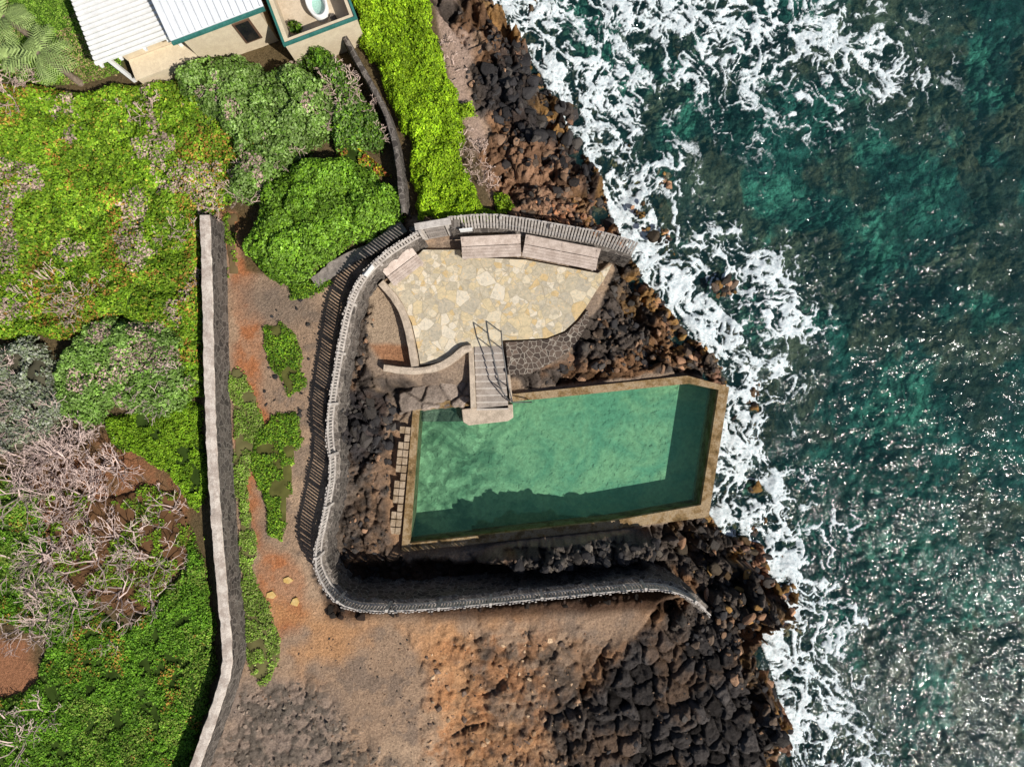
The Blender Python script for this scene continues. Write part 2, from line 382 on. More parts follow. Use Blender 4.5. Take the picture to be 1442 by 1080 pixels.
lay((.32,.14,.07),msk([(60,660),(170,600),(270,700),(250,800),(100,850),(40,760)],0,.6,1.5)*.8*(.4+.6*sst(.4,.6,NC)))
lay((.32,.15,.08),msk([(-60,880),(40,900),(60,980),(-60,1000)],0,.4,1))
lay((.05,.11,.015),msk([(-100,-100),(190,-100),(170,100),(60,120),(-100,100)],0,.2,.2))
lay((.29,.22,.165),inn*.9);lay((.17,.13,.105),inn*sst(.48,.6,NC)*.6);lay((.38,.26,.16),inn*sst(.52,.66,NB)*.6)
lay((.40,.30,.21),msk([(515,410),(545,405),(575,450),(580,510),(540,515),(515,480)],-.6,.25,.5)*.9)
lay((.34,.15,.07),msk([(520,485),(575,485),(580,512),(540,512)],-.6,.15,.3)*.8)
lay((.38,.21,.11),msk([(545,600),(575,600),(560,780),(480,800),(500,700)],-1.6,.3,1)*.6)
lay((.05,.025,.016),msk([(470,785),(780,790),(940,800),(930,838),(700,848),(480,850)],-2,.3,.4)*.85)  # pit soil darkened, deepening the fence shadow through colour
def rockcol(base,var,cell):
    return np.array(base)*(1-var+2*var*cell[...,None])
rk=sst(.15,.6,rocky+(N3-.5)*.5)
base=rockcol((.088,.071,.060),.65,(c2+c3)/2)
brn=sst(.50,.64,fbm(X,Y,1.8,5,81))[...,None]
base=base*(1-brn)+np.array((.24,.135,.075))*(.4+1.0*c2[...,None])*brn
crack_shade=1-.5*np.clip(1-e2/.15,0,1)  # crevice shade worked into the rock colour
base=base*crack_shade[...,None]
def rlay(px,z,c,var,f,fe=.5,na=1.2):
    global base
    m=msk(px,z,fe,na)*f
    base=base*(1-m[...,None])+rockcol(c,var,(c2+c3)/2)*m[...,None]
rlay([(690,20),(760,30),(800,120),(840,200),(870,300),(830,290),(780,220),(720,200),(690,150)],-1,(.045,.04,.04),.5,.85)
rlay([(700,200),(780,200),(830,270),(860,320),(720,310),(705,260)],-.6,(.27,.155,.095),.6,.8)
rlay([(470,540),(560,560),(550,620),(560,640),(500,650),(460,600)],-1.2,(.035,.032,.034),.5,.85,.3)
rlay([(470,770),(700,790),(930,800),(940,838),(480,850)],-2,(.03,.02,.016),.5,.85,.3,.4)  # pit rock painted near black to deepen the fence shadow
rlay([(700,780),(930,750),(940,800),(720,805)],-.4,(.10,.088,.078),.5,.8,.3)
base=base*(1-col_d[...,None])+(np.array((.060,.053,.050))*(.4+1.2*cc[...,None])*(1-.4*np.clip(1-ec/.2,0,1))[...,None])*col_d[...,None]  # column joints darkened, crevice shade carried in the colour
bb=(sst(.52,.64,NB)*col_d*.5)[...,None];base=base*(1-bb)+np.array((.17,.105,.065))*bb
gb=sst(-.1,.5,dl)*(1-sst(1.0,2.4,dl+(N2-.5)*2))*sst(.44,.58,fbm(X,Y,.9,4,83)+.04)
gb=gb*.85
base=base*(1-gb[...,None])+rockcol((.26,.145,.05),.65,c3)*gb[...,None]
pk=(sst(-.1,.3,dl)*(1-sst(.6,1.4,dl+(N2-.5)*1.2))*sst(.46,.58,fbm(X,Y,.8,3,84)))[...,None]*.85
base=base*(1-pk)+rockcol((.38,.21,.14),.4,c3)*pk
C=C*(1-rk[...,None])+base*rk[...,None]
sb=np.zeros_like(C);sb[:]=(.055,.165,.135)
sn=fbm(X,Y,4.0,5,85,.55)[...,None];sn2=fbm(X,Y,.9,5,86,.7)[...,None];lg=sst(.48,.64,sn)
sb=sb*(1-lg)+np.array((.14,.38,.28))*lg
br=sst(.47,.58,fbm(X,Y,3.4,5,87,.6)[...,None])*.9;sb=sb*(1-br)+np.array((.19,.14,.09))*br
dk_=sst(.50,.62,fbm(X,Y,1.9,5,88,.65)[...,None])*.65;sb=sb*(1-dk_)+np.array((.025,.055,.05))*dk_
sb=sb*np.clip(.1+1.9*sn2,.1,3)*(.6+.8*c3[...,None])*(1-.4*np.clip(1-e2/.2,0,1))[...,None]  # gaps between seabed rocks get shade in their colour
brs=(1-sst(0,1.8,-dl))[...,None]*.8;sb=sb*(1-brs)+np.array((.16,.10,.05))*brs
wet=(1-sst(-.15,.15,dl))[...,None];C=C*(1-wet)+sb*wet
def grid_faces(ny,nx):
    i=np.arange(ny*nx).reshape(ny,nx);return np.stack([i[:-1,:-1],i[:-1,1:],i[1:,1:],i[1:,:-1]],-1).reshape(-1,4)
mkmesh("ground",np.stack([X,Y,h],-1),grid_faces(*X.shape),{"Col":C},True,[M_ter])
HF=h[oy:oy+ny_,ox:ox+nx_]
def gz(x,y):
    x=np.asarray(x,float);y=np.asarray(y,float)
    i=np.clip(((x+26)/ST).astype(int),0,HF.shape[1]-1);j=np.clip(((y+20)/ST).astype(int),0,HF.shape[0]-1)
    return HF[j,i]
# ---------------- sea ----------------
axs,_,_=axis(-3,26,.045,700);ays,_,_=axis(-19,19,.045,700)
SX,SY=np.meshgrid(axs,ays)
ds=sdf(SX,SY,land,12)
fpts=[(790,-60,90,1),(860,15,95,.8),(960,40,110,.7),(1060,30,110,.8),(1150,50,95,.75),(1240,90,70,.55),(1110,150,45,.5),(1190,150,45,.4),(850,110,60,1),(880,180,42,.95),(925,235,42,.85),(940,300,42,.8),(970,350,42,.9),(1010,370,45,.9),(1060,400,52,1.0),(1095,450,42,.9),(1080,520,36,.75),(1070,590,34,.8),(1050,650,32,.9),(1090,700,40,.85),(1150,760,40,.8),(1160,830,34,.75),(1150,900,38,.9),(1160,970,35,.8),(1190,1040,38,.7),(1210,1100,42,.7),(1190,880,38,.45)]
F=np.zeros_like(SX)
wx=SX+(fbm(SX,SY,2.5,4,301)-.5)*3.0;wy=SY+(fbm(SX,SY,2.5,4,302)-.5)*3.0
for (a,b,w,v) in fpts:
    cx,cy=W(a,b,SEA);r=w*S*1.1;q=((wx-cx)**2+(wy-cy)**2)/(r*r);F=np.maximum(F,np.maximum(v*np.exp(-q),v*.5*np.exp(-q/3.3)))
F=np.maximum(F,.9*np.exp(-(np.clip(-ds,0,9)/.45)**2))
F=F*(ds<1.0)
w2x=SX+(fbm(SX,SY,1.8,4,321)-.5)*2.6+(fbm(SX,SY,.5,4,322)-.5)*.7;w2y=SY+(fbm(SX,SY,1.8,4,323)-.5)*2.6+(fbm(SX,SY,.5,4,324)-.5)*.7
g=[voro(w2x*.82+w2y*.57,(w2y*.82-w2x*.57)*.62,c_,400+i) for i,c_ in enumerate((1.3,.6,.27))]
e_=[np.clip((q[1]-q[0])/.4,0,1) for q in g]
Pn=.50*(1-e_[0])+.50*(1-e_[1])+.36*(1-e_[2])+1.0*(fbm(SX,SY,1.6,5,330,.6)-.5)+.7*(fbm(SX,SY,.25,4,331,.7)-.5)
rank=np.empty(Pn.size);rank[np.argsort(Pn.ravel())]=np.linspace(0,1,Pn.size);rank=rank.reshape(Pn.shape)
cov=np.clip(F,0,1)**1.15*.72
foam=sst(1-cov-.20,1-cov+.24,rank)*sst(.03,.12,cov)
foam=np.maximum(foam,.42*sst(.12,.75,F)*sst(.10,.8,rank))
z=SEA+(fbm(SX,SY,2.6,4,310)-.5)*.32+(fbm(SX,SY,.7,3,311)-.5)*.14+(fbm(SX,SY,.26,2,313)-.5)*.055+F*(fbm(SX,SY,.9,4,312)-.45)*.4+foam*.06
M_sea=m_water("sea_water",(.72,.91,.89),(.014,.066,.070),.27,3.0,.07,True,.55)
mkmesh("sea",np.stack([SX,SY,z],-1),grid_faces(*SX.shape),{"Foam":np.clip(foam,0,1)},True,[M_sea])
# ---------------- pool ----------------
pool=empty("saltwater_pool")
b=MB();n=len(pin)
for P_,zz in((pout,-2.6),(pout,ZR),(pin,ZR),(pin,-3.15)):
    for p in P_: b.v.append((p[0],p[1],zz))
for k in range(3):
    for i in range(n):
        j=(i+1)%n;b.f.append((k*n+i,k*n+j,(k+1)*n+j,(k+1)*n+i));b.m.append(0)
b.make("rim_wall",[M_con],pool)
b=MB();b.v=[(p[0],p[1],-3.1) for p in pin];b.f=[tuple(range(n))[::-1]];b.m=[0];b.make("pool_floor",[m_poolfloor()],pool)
M_pw=m_water("pool_water",(.60,.84,.77),(.03,.12,.10),.14,2.6,.04,False,.22,0)
b=MB();b.v=[(p[0],p[1],-1.82) for p in pin];b.f=[tuple(range(n))[::-1]];b.m=[0];b.make("water_surface",[M_pw],pool)
b=MB();a0=np.array(W(571,600,-1.5));a1=np.array(W(556,752,-1.5));dd=(a1-a0);L=np.linalg.norm(dd);dd/=L;ang=math.atan2(dd[1],dd[0])
nb=14
for i in range(nb):
    c=a0+dd*(i+.5)*L/nb
    for q in(-1,1):
        nn=np.array((-dd[1],dd[0]))*q*.12
        if random.random()<.06: continue
        b.box((c[0]+nn[0],c[1]+nn[1],-1.5+random.uniform(-.02,.02)),(L/nb-.04,.215,.2),ang+random.uniform(-.04,.04))
b.make("paver_path",[m_plain("paver_stone",(.26,.19,.12),(.42,.33,.24),2,.85,.5)],bevel=.015)
st=empty("stone_stairs")
b=MB();b.prism(WP([(650,576),(722,569),(723,588),(715,593),(660,599),(652,594)],-1.45),-3.1,-1.42);b.make("landing",[M_lowwall],st,.04)
b=MB();ns=9;b2=MB()
for i in range(ns):
    y0=488+(576-488)*i/ns;y1=488+(576-488)*(i+1)/ns+1;zz=-.62-(.8)*i/(ns-1);xo=i*1.0
    b.prism(WP([(668+xo*.4,y0),(708+xo*.9,y0-1),(709+xo*.9,y1-1),(668+xo*.4,y1)],zz),-2.0,zz)
    b2.prism(WP([(668+xo*.4,y1-1.5),(708.5+xo*.9,y1-2.5),(709+xo*.9,y1-.3),(668+xo*.4,y1+.7)],zz),zz-.05,zz+.008)  # added lighter strips pick out step edges where no shadow falls
b.make("steps",[M_step],st,.012);b2.make("lightened_edges",[M_lightedge],st)
b=MB()
b.prism(WP([(660,489),(667,488),(670,574),(663,575)],-.8),-2,-.62);b.prism(WP([(710,482),(714,482),(722,566),(718,567)],-.8),-2,-1.1)
b.make("side_curb",[M_lowwall],st,.02)
def rail(name,pts):
    b=MB();top=[]
    for (px,py,zb,hh) in pts:
        x,y=W(px,py,zb);top.append((x,y,zb+hh));b.tube([(x,y,zb-.1),(x,y,zb+hh)],.024,8)
    b.tube(top,.028,8)
    b.make(name,[M_metal],smooth=True)
rail("handrail",[(688,470,-.6,.85),(692,490,-.62,.85),(706,548,-1.2,.85),(718,566,-1.4,.5)])
rail("handrail",[(706,468,-.6,.85),(708,492,-.65,.85),(716,545,-1.15,.85),(722,566,-1.4,.6),(748,566,-1.5,.3)])
b=MB();b.prism([tuple(p) for p in patio],ZP-.3,ZP);b.make("flagstone_patio",[M_flag])
b=MB();b.prism([tuple(p) for p in WP([(712,482),(770,478),(798,468),(815,452),(828,436),(830,452),(815,478),(800,495),(775,512),(745,527),(716,528)],ZP)],ZP-.5,ZP-.03);b.make("cobble_paving",[M_cobble])
lp=WP([(560,552),(600,540),(640,524),(662,506),(666,562),(652,574),(590,579),(560,586)],-1.4)
gx,gy=np.meshgrid(np.arange(lp[:,0].min()-.3,lp[:,0].max()+.3,.05),np.arange(lp[:,1].min()-.3,lp[:,1].max()+.3,.05))
dd_=sdf(gx,gy,lp)+(fbm(gx,gy,.5,3,9)-.5)*.3;q1,qc,qe=rocks(gx,gy,.9,.22,.5,.12,15);gzz=-1.38+q1+(fbm(gx,gy,.3,3,4)-.5)*.12-(1-sst(-.15,.1,dd_))*1.2
cl=np.array((.28,.225,.185))*(.55+.9*qc[...,None])*(1-.5*np.clip(1-qe/.12,0,1))[...,None];cl=cl*(.6+.8*fbm(gx,gy,.4,4,14)[...,None])  # ledge cracks darkened, crevice shade put into the vertex colour
mkmesh("rock_ledge",np.stack([gx,gy,gzz],-1),grid_faces(*gx.shape),{"Col":cl},True,[M_ter])
# ---------------- swept walls ----------------
def resample(pts,st_):
    pts=np.asarray(pts);out=[pts[0]]
    for i in range(len(pts)-1):
        L=np.linalg.norm(pts[i+1]-pts[i]);k=max(1,int(L/st_))
        for j in range(1,k+1): out.append(pts[i]+(pts[i+1]-pts[i])*j/k)
    return np.array(out)
def smoothp(pts,it=2):
    pts=np.asarray(pts,float)
    for _ in range(it):
        q=[pts[0]]
        for i in range(len(pts)-1): q+= [pts[i]*.75+pts[i+1]*.25,pts[i]*.25+pts[i+1]*.75]
        q.append(pts[-1]);pts=np.array(q)
    return pts
def norms(p):
    d=np.gradient(p,axis=0);d/=np.linalg.norm(d,axis=1)[:,None]+1e-9;return np.stack([-d[:,1],d[:,0]],-1),d
def sweepwall(name,pts,w,z0,z1,mats,capm=0,sidem=1,jit=.03,step=.10,smooth=2,parent=None,batter=0.06):
    p=resample(smoothp(pts,smooth),step);nr,_=norms(p);n=len(p)
    lev=[(-w/2-batter,z0),(-w/2-batter*.6,z0+(z1-z0)*.3),(-w/2-batter*.2,z0+(z1-z0)*.65),(-w/2,z1-.06),(-w/2+.02,z1),(0,z1+.015),(w/2-.02,z1),(w/2,z1-.06),(w/2+batter*.2,z0+(z1-z0)*.65),(w/2+batter*.6,z0+(z1-z0)*.3),(w/2+batter,z0)]
    V=[]
    for o,zz in lev:
        j=(fbm(p[:,0]*1.0+o*7,p[:,1]+zz*3,.3,3,500)-.5)*jit*2.4
        q=p+nr*(o+np.sign(o)*j)[:,None];V.append(np.column_stack([q,np.full(n,zz)+(j*.5 if zz>z0+.5*(z1-z0) else 0)]))
    V=np.array(V);k=len(lev)
    i=np.arange(k*n).reshape(k,n);Fq=np.stack([i[:-1,:-1],i[1:,:-1],i[1:,1:],i[:-1,1:]],-1)
    mi=np.full(Fq.shape[:2],sidem);mi[3:7,:]=capm
    return mkmesh(name,V.reshape(-1,3),Fq.reshape(-1,4),None,False,mats,mi.ravel(),parent=parent)
sweepwall("boundary_wall",WP([(288,303),(291,400),(293,480),(296,600),(303,720),(311,820),(319,900),(320,940),(309,980),(292,1030),(272,1085),(230,1200),(150,1500)],1.4),.42,-.3,1.4,[M_cap,M_stone],jit=.032,smooth=1)
sweepwall("garden_wall",WP([(466,20),(484,50),(503,85),(520,115),(540,150),(555,195),(562,240),(568,300)],1.1),.22,-.2,1.1,[M_stone,M_stone])
sweepwall("garden_wall",WP([(568,318),(545,334),(520,350),(492,364),(466,380),(442,398)],.3),.5,-.4,.3,[m_plain("grey_wall_cap",(.18,.155,.14),(.30,.26,.23),4,.85,.6),M_stone],jit=.08)
sweepwall("garden_wall",WP([(536,398),(556,420),(570,446),(578,480),(584,516)],-.3),.32,-1.2,-.3,[M_lowwall,M_lowwall],jit=.025,batter=0)
sweepwall("garden_wall",WP([(540,518),(575,523),(610,520),(635,508),(652,492),(664,490)],-.3),.30,-1.5,-.32,[M_lowwall,M_lowwall],jit=.025,batter=0)
# ---------------- fence ----------------
def fence(name,pts,zb,zt,lean=0.0):
    e=empty(name);p=smoothp(pts,1);seg=np.linalg.norm(np.diff(p,axis=0),axis=1);cum=np.concatenate([[0],np.cumsum(seg)])
    def at(t):return np.array([np.interp(t,cum,p[:,0]),np.interp(t,cum,p[:,1])])
    L=cum[-1];b=MB();t=0;k=0
    while t<L-.05:
        a=at(t);c=at(min(t+.05,L));d=(c-a);d/=np.linalg.norm(d)+1e-9;an=math.atan2(d[1],d[0]);nr=np.array((d[1],-d[0]))
        tp=a+nr*(lean+random.gauss(0,.018))
        z0=zb+.06;z1=zt+random.uniform(-.06,.04)
        sh=Vector((tp[0]-a[0],tp[1]-a[1],z1-z0)).normalized()
        Mx=Matrix((Vector((d[0],d[1],0)),sh.cross(Vector((d[0],d[1],0))).normalized(),sh)).transposed()
        b.box(((a[0]+tp[0])/2,(a[1]+tp[1])/2,(z0+z1)/2),(.085*random.uniform(.85,1.1),.03,z1-z0),M=Mx)
        if k%16==0: b.box((a[0]-nr[0]*.07+(tp-a)[0]*.4,a[1]-nr[1]*.07+(tp-a)[1]*.4,(zb-.3+zt)/2),(.11,.11,zt-zb+.3),an,1)
        t+=.13;k+=1
    b.make("pickets",[M_wood,M_wood],e)
    b=MB();ps=[at(q) for q in np.arange(0,L+.01,.5)]
    for i in range(len(ps)-1):
        for fz in(.25,.9):
            d=ps[i+1]-ps[i];d/=np.linalg.norm(d)+1e-9;nr=np.array((d[1],-d[0]));o=nr*(lean*fz)-nr*.045
            zz=zb+(zt-zb)*fz;b.beam((*(ps[i]+o),zz),(*(ps[i+1]+o),zz),.05,.10)
    b.make("rails",[M_wood],e)
    return e
fe=fence("picket_fence",fl,.45,ZT_L)
M_pst=m_stonewall("pale_stone_wall",4.2,(.09,.078,.07),(.26,.225,.19),(.32,.28,.245))
sweepwall("footing_wall",fl,.34,-2.2,.46,[M_pst,M_stone],capm=0,sidem=1,jit=.11,smooth=1,parent=fe,batter=.12)  # dark side material puts the fence's shade into the wall colour
fe2=fence("picket_fence",ft[::-1],.0,ZT_T,lean=-.30)
sweepwall("footing_wall",ft[::-1],.34,-1.6,0.0,[M_stone,M_stone],jit=.05,smooth=1,parent=fe2)
g=empty("wooden_gate");gx0,gy0=W(594,324,1.0);gx1,gy1=W(630,318,1.0)
b=MB();d=Vector((gx1-gx0,gy1-gy0,0));an=math.atan2(d.y,d.x);L=d.length;d.normalize();nv=Vector((-d.y,d.x,0))
c0=Vector((gx0,gy0,0))
for q in(0,L): b.box((c0+d*q)+Vector((0,0,.5)),(.16,.16,2.2),an)
b.box(c0+d*L/2+Vector((0,0,1.65)),(L+.4,.28,.09),an)
b.make("frame",[M_wood],g,.01)
b=MB()
for i in range(9):
    q=c0+d*(.12+(L-.24)*(i+.5)/9);b.box(q+Vector((0,0,.45))-nv*.05,((L-.24)/9-.012,.03,2.0),an)
for zz in(-.3,.6,1.2): b.box(c0+d*L/2+Vector((0,0,zz))-nv*.09,(L-.25,.035,.12),an)
b.make("door_leaf",[m_plain("gate_wood",(.26,.23,.21),(.36,.32,.29),4,.8,.4)],g)
b=MB()
for q in(-.30,L+.30): b.box(c0+d*q+Vector((0,0,.1)),(.42,.42,1.7),an)
b.make("stone_piers",[M_stone],g,.04)
for (px,py,zt,an_) in((519,381,1.62,.9),(656,323,1.1,.1)):
    x,y=W(px,py,zt);b=MB();b.box((x,y,zt-.2),(.5,.03,.42),an_);b.box((x,y,zt+.03),(.54,.06,.04),an_);b.make("sign",[M_sign])
# ---------------- benches ----------------
def bench(name,q0,q1,depth,zs,flip=1):
    e=empty(name);a=Vector((*q0,0));c=Vector((*q1,0));d=c-a;L=d.length;d.normalize();n_=Vector((-d.y,d.x,0))*flip;an=math.atan2(d.y,d.x)
    b=MB();k=4;w=depth*.62/k
    for i in range(k): b.box(a+d*L/2+n_*(w*(i+.5))+Vector((0,0,zs+.45)),(L,w-.008,.045),an)
    for i in range(4):
        yy=depth*.64+i*.075;b.box(a+d*L/2+n_*(yy+.05)+Vector((0,0,zs+.54+i*.11)),(L,.128,.035),M=Matrix.Rotation(an,3,'Z')@Matrix.Rotation(flip*math.radians(50),3,'X'))
    b.make("seat_and_back_slats",[M_woodb],e,.004)
    b=MB();m=max(2,int(L/1.3)+1)
    for i in range(m):
        q=a+d*(.12+(L-.24)*i/(m-1))
        b.box(q+n_*.08+Vector((0,0,zs+.21)),(.09,.09,.42),an);b.box(q+n_*(depth*.6)+Vector((0,0,zs+.21)),(.09,.09,.42),an)
        b.box(q+n_*(depth*.32)+Vector((0,0,zs+.38)),(.07,depth*.6,.08),an)
        b.beam(q+n_*(depth*.66)+Vector((0,0,zs+.42)),q+n_*(depth*.97)+Vector((0,0,zs+.88)),.07,.07)
    b.make("legs",[M_woodb],e)
bench("wooden_bench",W(651,365,-.15),W(734,361,-.15),.82,ZP)
bench("wooden_bench",W(735,361,-.15),W(839,381,-.15),.82,ZP)
bench("wooden_bench",W(555,403,-.15),W(597,371,-.15),.78,ZP)
# ---------------- boulders ----------------
temps=[]
for k in range(16):
    bm=bmesh.new()
    for i in range(14+k%8):
        v=Vector((random.gauss(0,1),random.gauss(0,1),random.gauss(0,1))).normalized()*random.uniform(.75,1.05);bm.verts.new((v.x,v.y*random.uniform(.7,1),v.z*.7))
    bmesh.ops.convex_hull(bm,input=bm.verts)
    for v in [v for v in bm.verts if not v.link_faces]: bm.verts.remove(v)
    bmesh.ops.bevel(bm,geom=bm.edges[:],offset=.07,segments=1,affect='EDGES')
    bmesh.ops.triangulate(bm,faces=bm.faces[:])
    bm.verts.index_update();bm.verts.ensure_lookup_table();bm.faces.ensure_lookup_table()
    temps.append((np.array([v.co[:] for v in bm.verts]),np.array([[v.index for v in f.verts] for f in bm.faces])));bm.free()
def boulders(name,specs):
    VV=[];FF=[];CC=[];off=0
    for (px,z,cnt,s0,s1,cols) in specs:
        P_=WP(px,z);mn=P_.min(0);mx=P_.max(0)
        pts=rng.uniform(mn,mx,(cnt*4,2));d=sdf(pts[:,0],pts[:,1],P_);pts=pts[(d>0)][:cnt]
        ok=(sdf(pts[:,0],pts[:,1],pout)<-.22)&(sdf(pts[:,0],pts[:,1],patio)<-.15);pts=pts[ok]
        zz=gz(pts[:,0],pts[:,1])
        for i,(x,y) in enumerate(pts):
            tv,tf=temps[rng.integers(16)];sc=s0+(s1-s0)*rng.random()**3.2
            R=np.array(Matrix.Rotation(rng.random()*6.28,3,'Z')@Matrix.Rotation(rng.random()*.6,3,'X'))
            v=(tv*np.array([1,rng.uniform(.6,1.1),rng.uniform(.6,1)]))@R.T*sc+np.array([x,y,zz[i]+sc*.05])
            VV.append(v);FF.append(tf+off);off+=len(v)
            c=np.array(cols[rng.integers(len(cols))])*rng.uniform(.6,1.4);CC.append(np.tile(c,(len(v),1)))
    return mkmesh(name,np.vstack(VV),np.vstack(FF),{"Col":np.vstack(CC)},False,[M_rock])
dk=[(.045,.042,.042),(.07,.062,.056),(.035,.033,.034)];bn_=[(.20,.125,.08),(.12,.088,.066),(.29,.175,.11),(.07,.06,.052),(.05,.044,.042)];gd=[(.32,.18,.065),(.20,.12,.045),(.12,.08,.045),(.40,.23,.14),(.07,.055,.04),(.05,.044,.04)]
boulders("lava_boulders",[
 ([(690,20),(745,30),(790,110),(815,160),(850,230),(880,300),(850,300),(800,240),(720,210),(685,150)],-1,300,.08,.5,dk),
 ([(640,0),(720,0),(740,60),(690,200),(660,130)],-.3,120,.05,.25,bn_+dk),
 ([(700,200),(790,210),(870,300),(900,335),(730,310)],-.8,260,.05,.34,bn_),
 ([(745,285),(860,295),(890,330),(760,312)],-.5,110,.08,.35,[(.40,.19,.10),(.30,.17,.11)]),
 ([(870,370),(925,375),(960,420),(950,520),(860,530),(760,540),(830,480)],-1,260,.05,.34,bn_+dk),
 ([(925,375),(985,440),(1045,490),(1050,560),(1000,525),(950,520),(950,430)],-2.2,260,.06,.42,gd+bn_),
 ([(1020,560),(1050,560),(1030,720),(1005,730)],-2.4,130,.08,.36,gd),
 ([(780,20),(845,160),(940,260),(945,300),(900,320),(870,260),(815,170)],-3,150,.1,.5,gd+bn_),
 ([(1000,725),(1100,740),(1130,860),(1090,890),(980,830),(950,760)],-1.8,300,.06,.45,gd+dk),
 ([(940,850),(1000,850),(1070,890),(1050,930),(950,900)],-.5,90,.06,.35,dk+bn_),
 ([(1010,830),(1100,900),(1135,1080),(1090,1080),(1000,900)],-1.2,200,.08,.4,dk+bn_),
 ([(880,890),(1010,890),(1100,1000),(1100,1090),(820,1090),(840,960)],-.3,130,.04,.25,dk),
 ([(470,545),(500,560),(560,570),(552,620),(540,640),(475,625)],-1.2,120,.10,.40,dk),
 ([(505,400),(530,440),(520,500),(500,540),(485,500)],-.9,70,.05,.24,dk+bn_),
 ([(475,640),(548,640),(548,760),(520,780),(470,790),(480,700)],-1.5,150,.03,.24,bn_+dk),
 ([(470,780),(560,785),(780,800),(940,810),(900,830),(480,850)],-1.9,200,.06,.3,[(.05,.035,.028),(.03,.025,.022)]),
 ([(470,770),(550,775),(540,830),(470,825)],-1.6,60,.1,.34,dk),
 ([(700,795),(770,775),(860,760),(930,765),(940,800),(740,805)],-.5,180,.07,.40,dk+[(.14,.12,.10)]),
 ([(600,890),(800,890),(830,1080),(600,1080)],0,220,.03,.22,[(.42,.26,.15),(.34,.21,.13),(.5,.35,.22),(.18,.13,.10)]),
 ([(340,970),(430,960),(520,1030),(600,1100),(300,1110)],0,260,.03,.16,[(.22,.18,.14),(.13,.11,.09),(.30,.23,.18)]),
 ([(470,895),(1000,890),(1000,1080),(300,1080),(340,960)],0,1000,.012,.08,bn_),
 ([(375,440),(450,400),(445,470),(425,560),(430,600),(370,620)],0,60,.03,.2,dk)])
sr=boulders("sea_rock",[([(1000,395),(1030,395),(1035,415),(1005,420)],SEA,22,.15,.42,gd+bn_),([(925,240),(945,245),(945,265),(925,262)],SEA,16,.15,.4,gd),([(900,320),(940,325),(938,345),(908,340)],SEA,14,.15,.4,gd),([(885,285),(905,290),(905,310),(888,305)],SEA,10,.15,.35,gd),([(1052,672),(1065,670),(1066,690),(1054,692)],SEA,8,.12,.35,gd),([(955,55),(972,58),(970,70),(956,68)],SEA,8,.2,.35,bn_)])
sr.location.z=.95
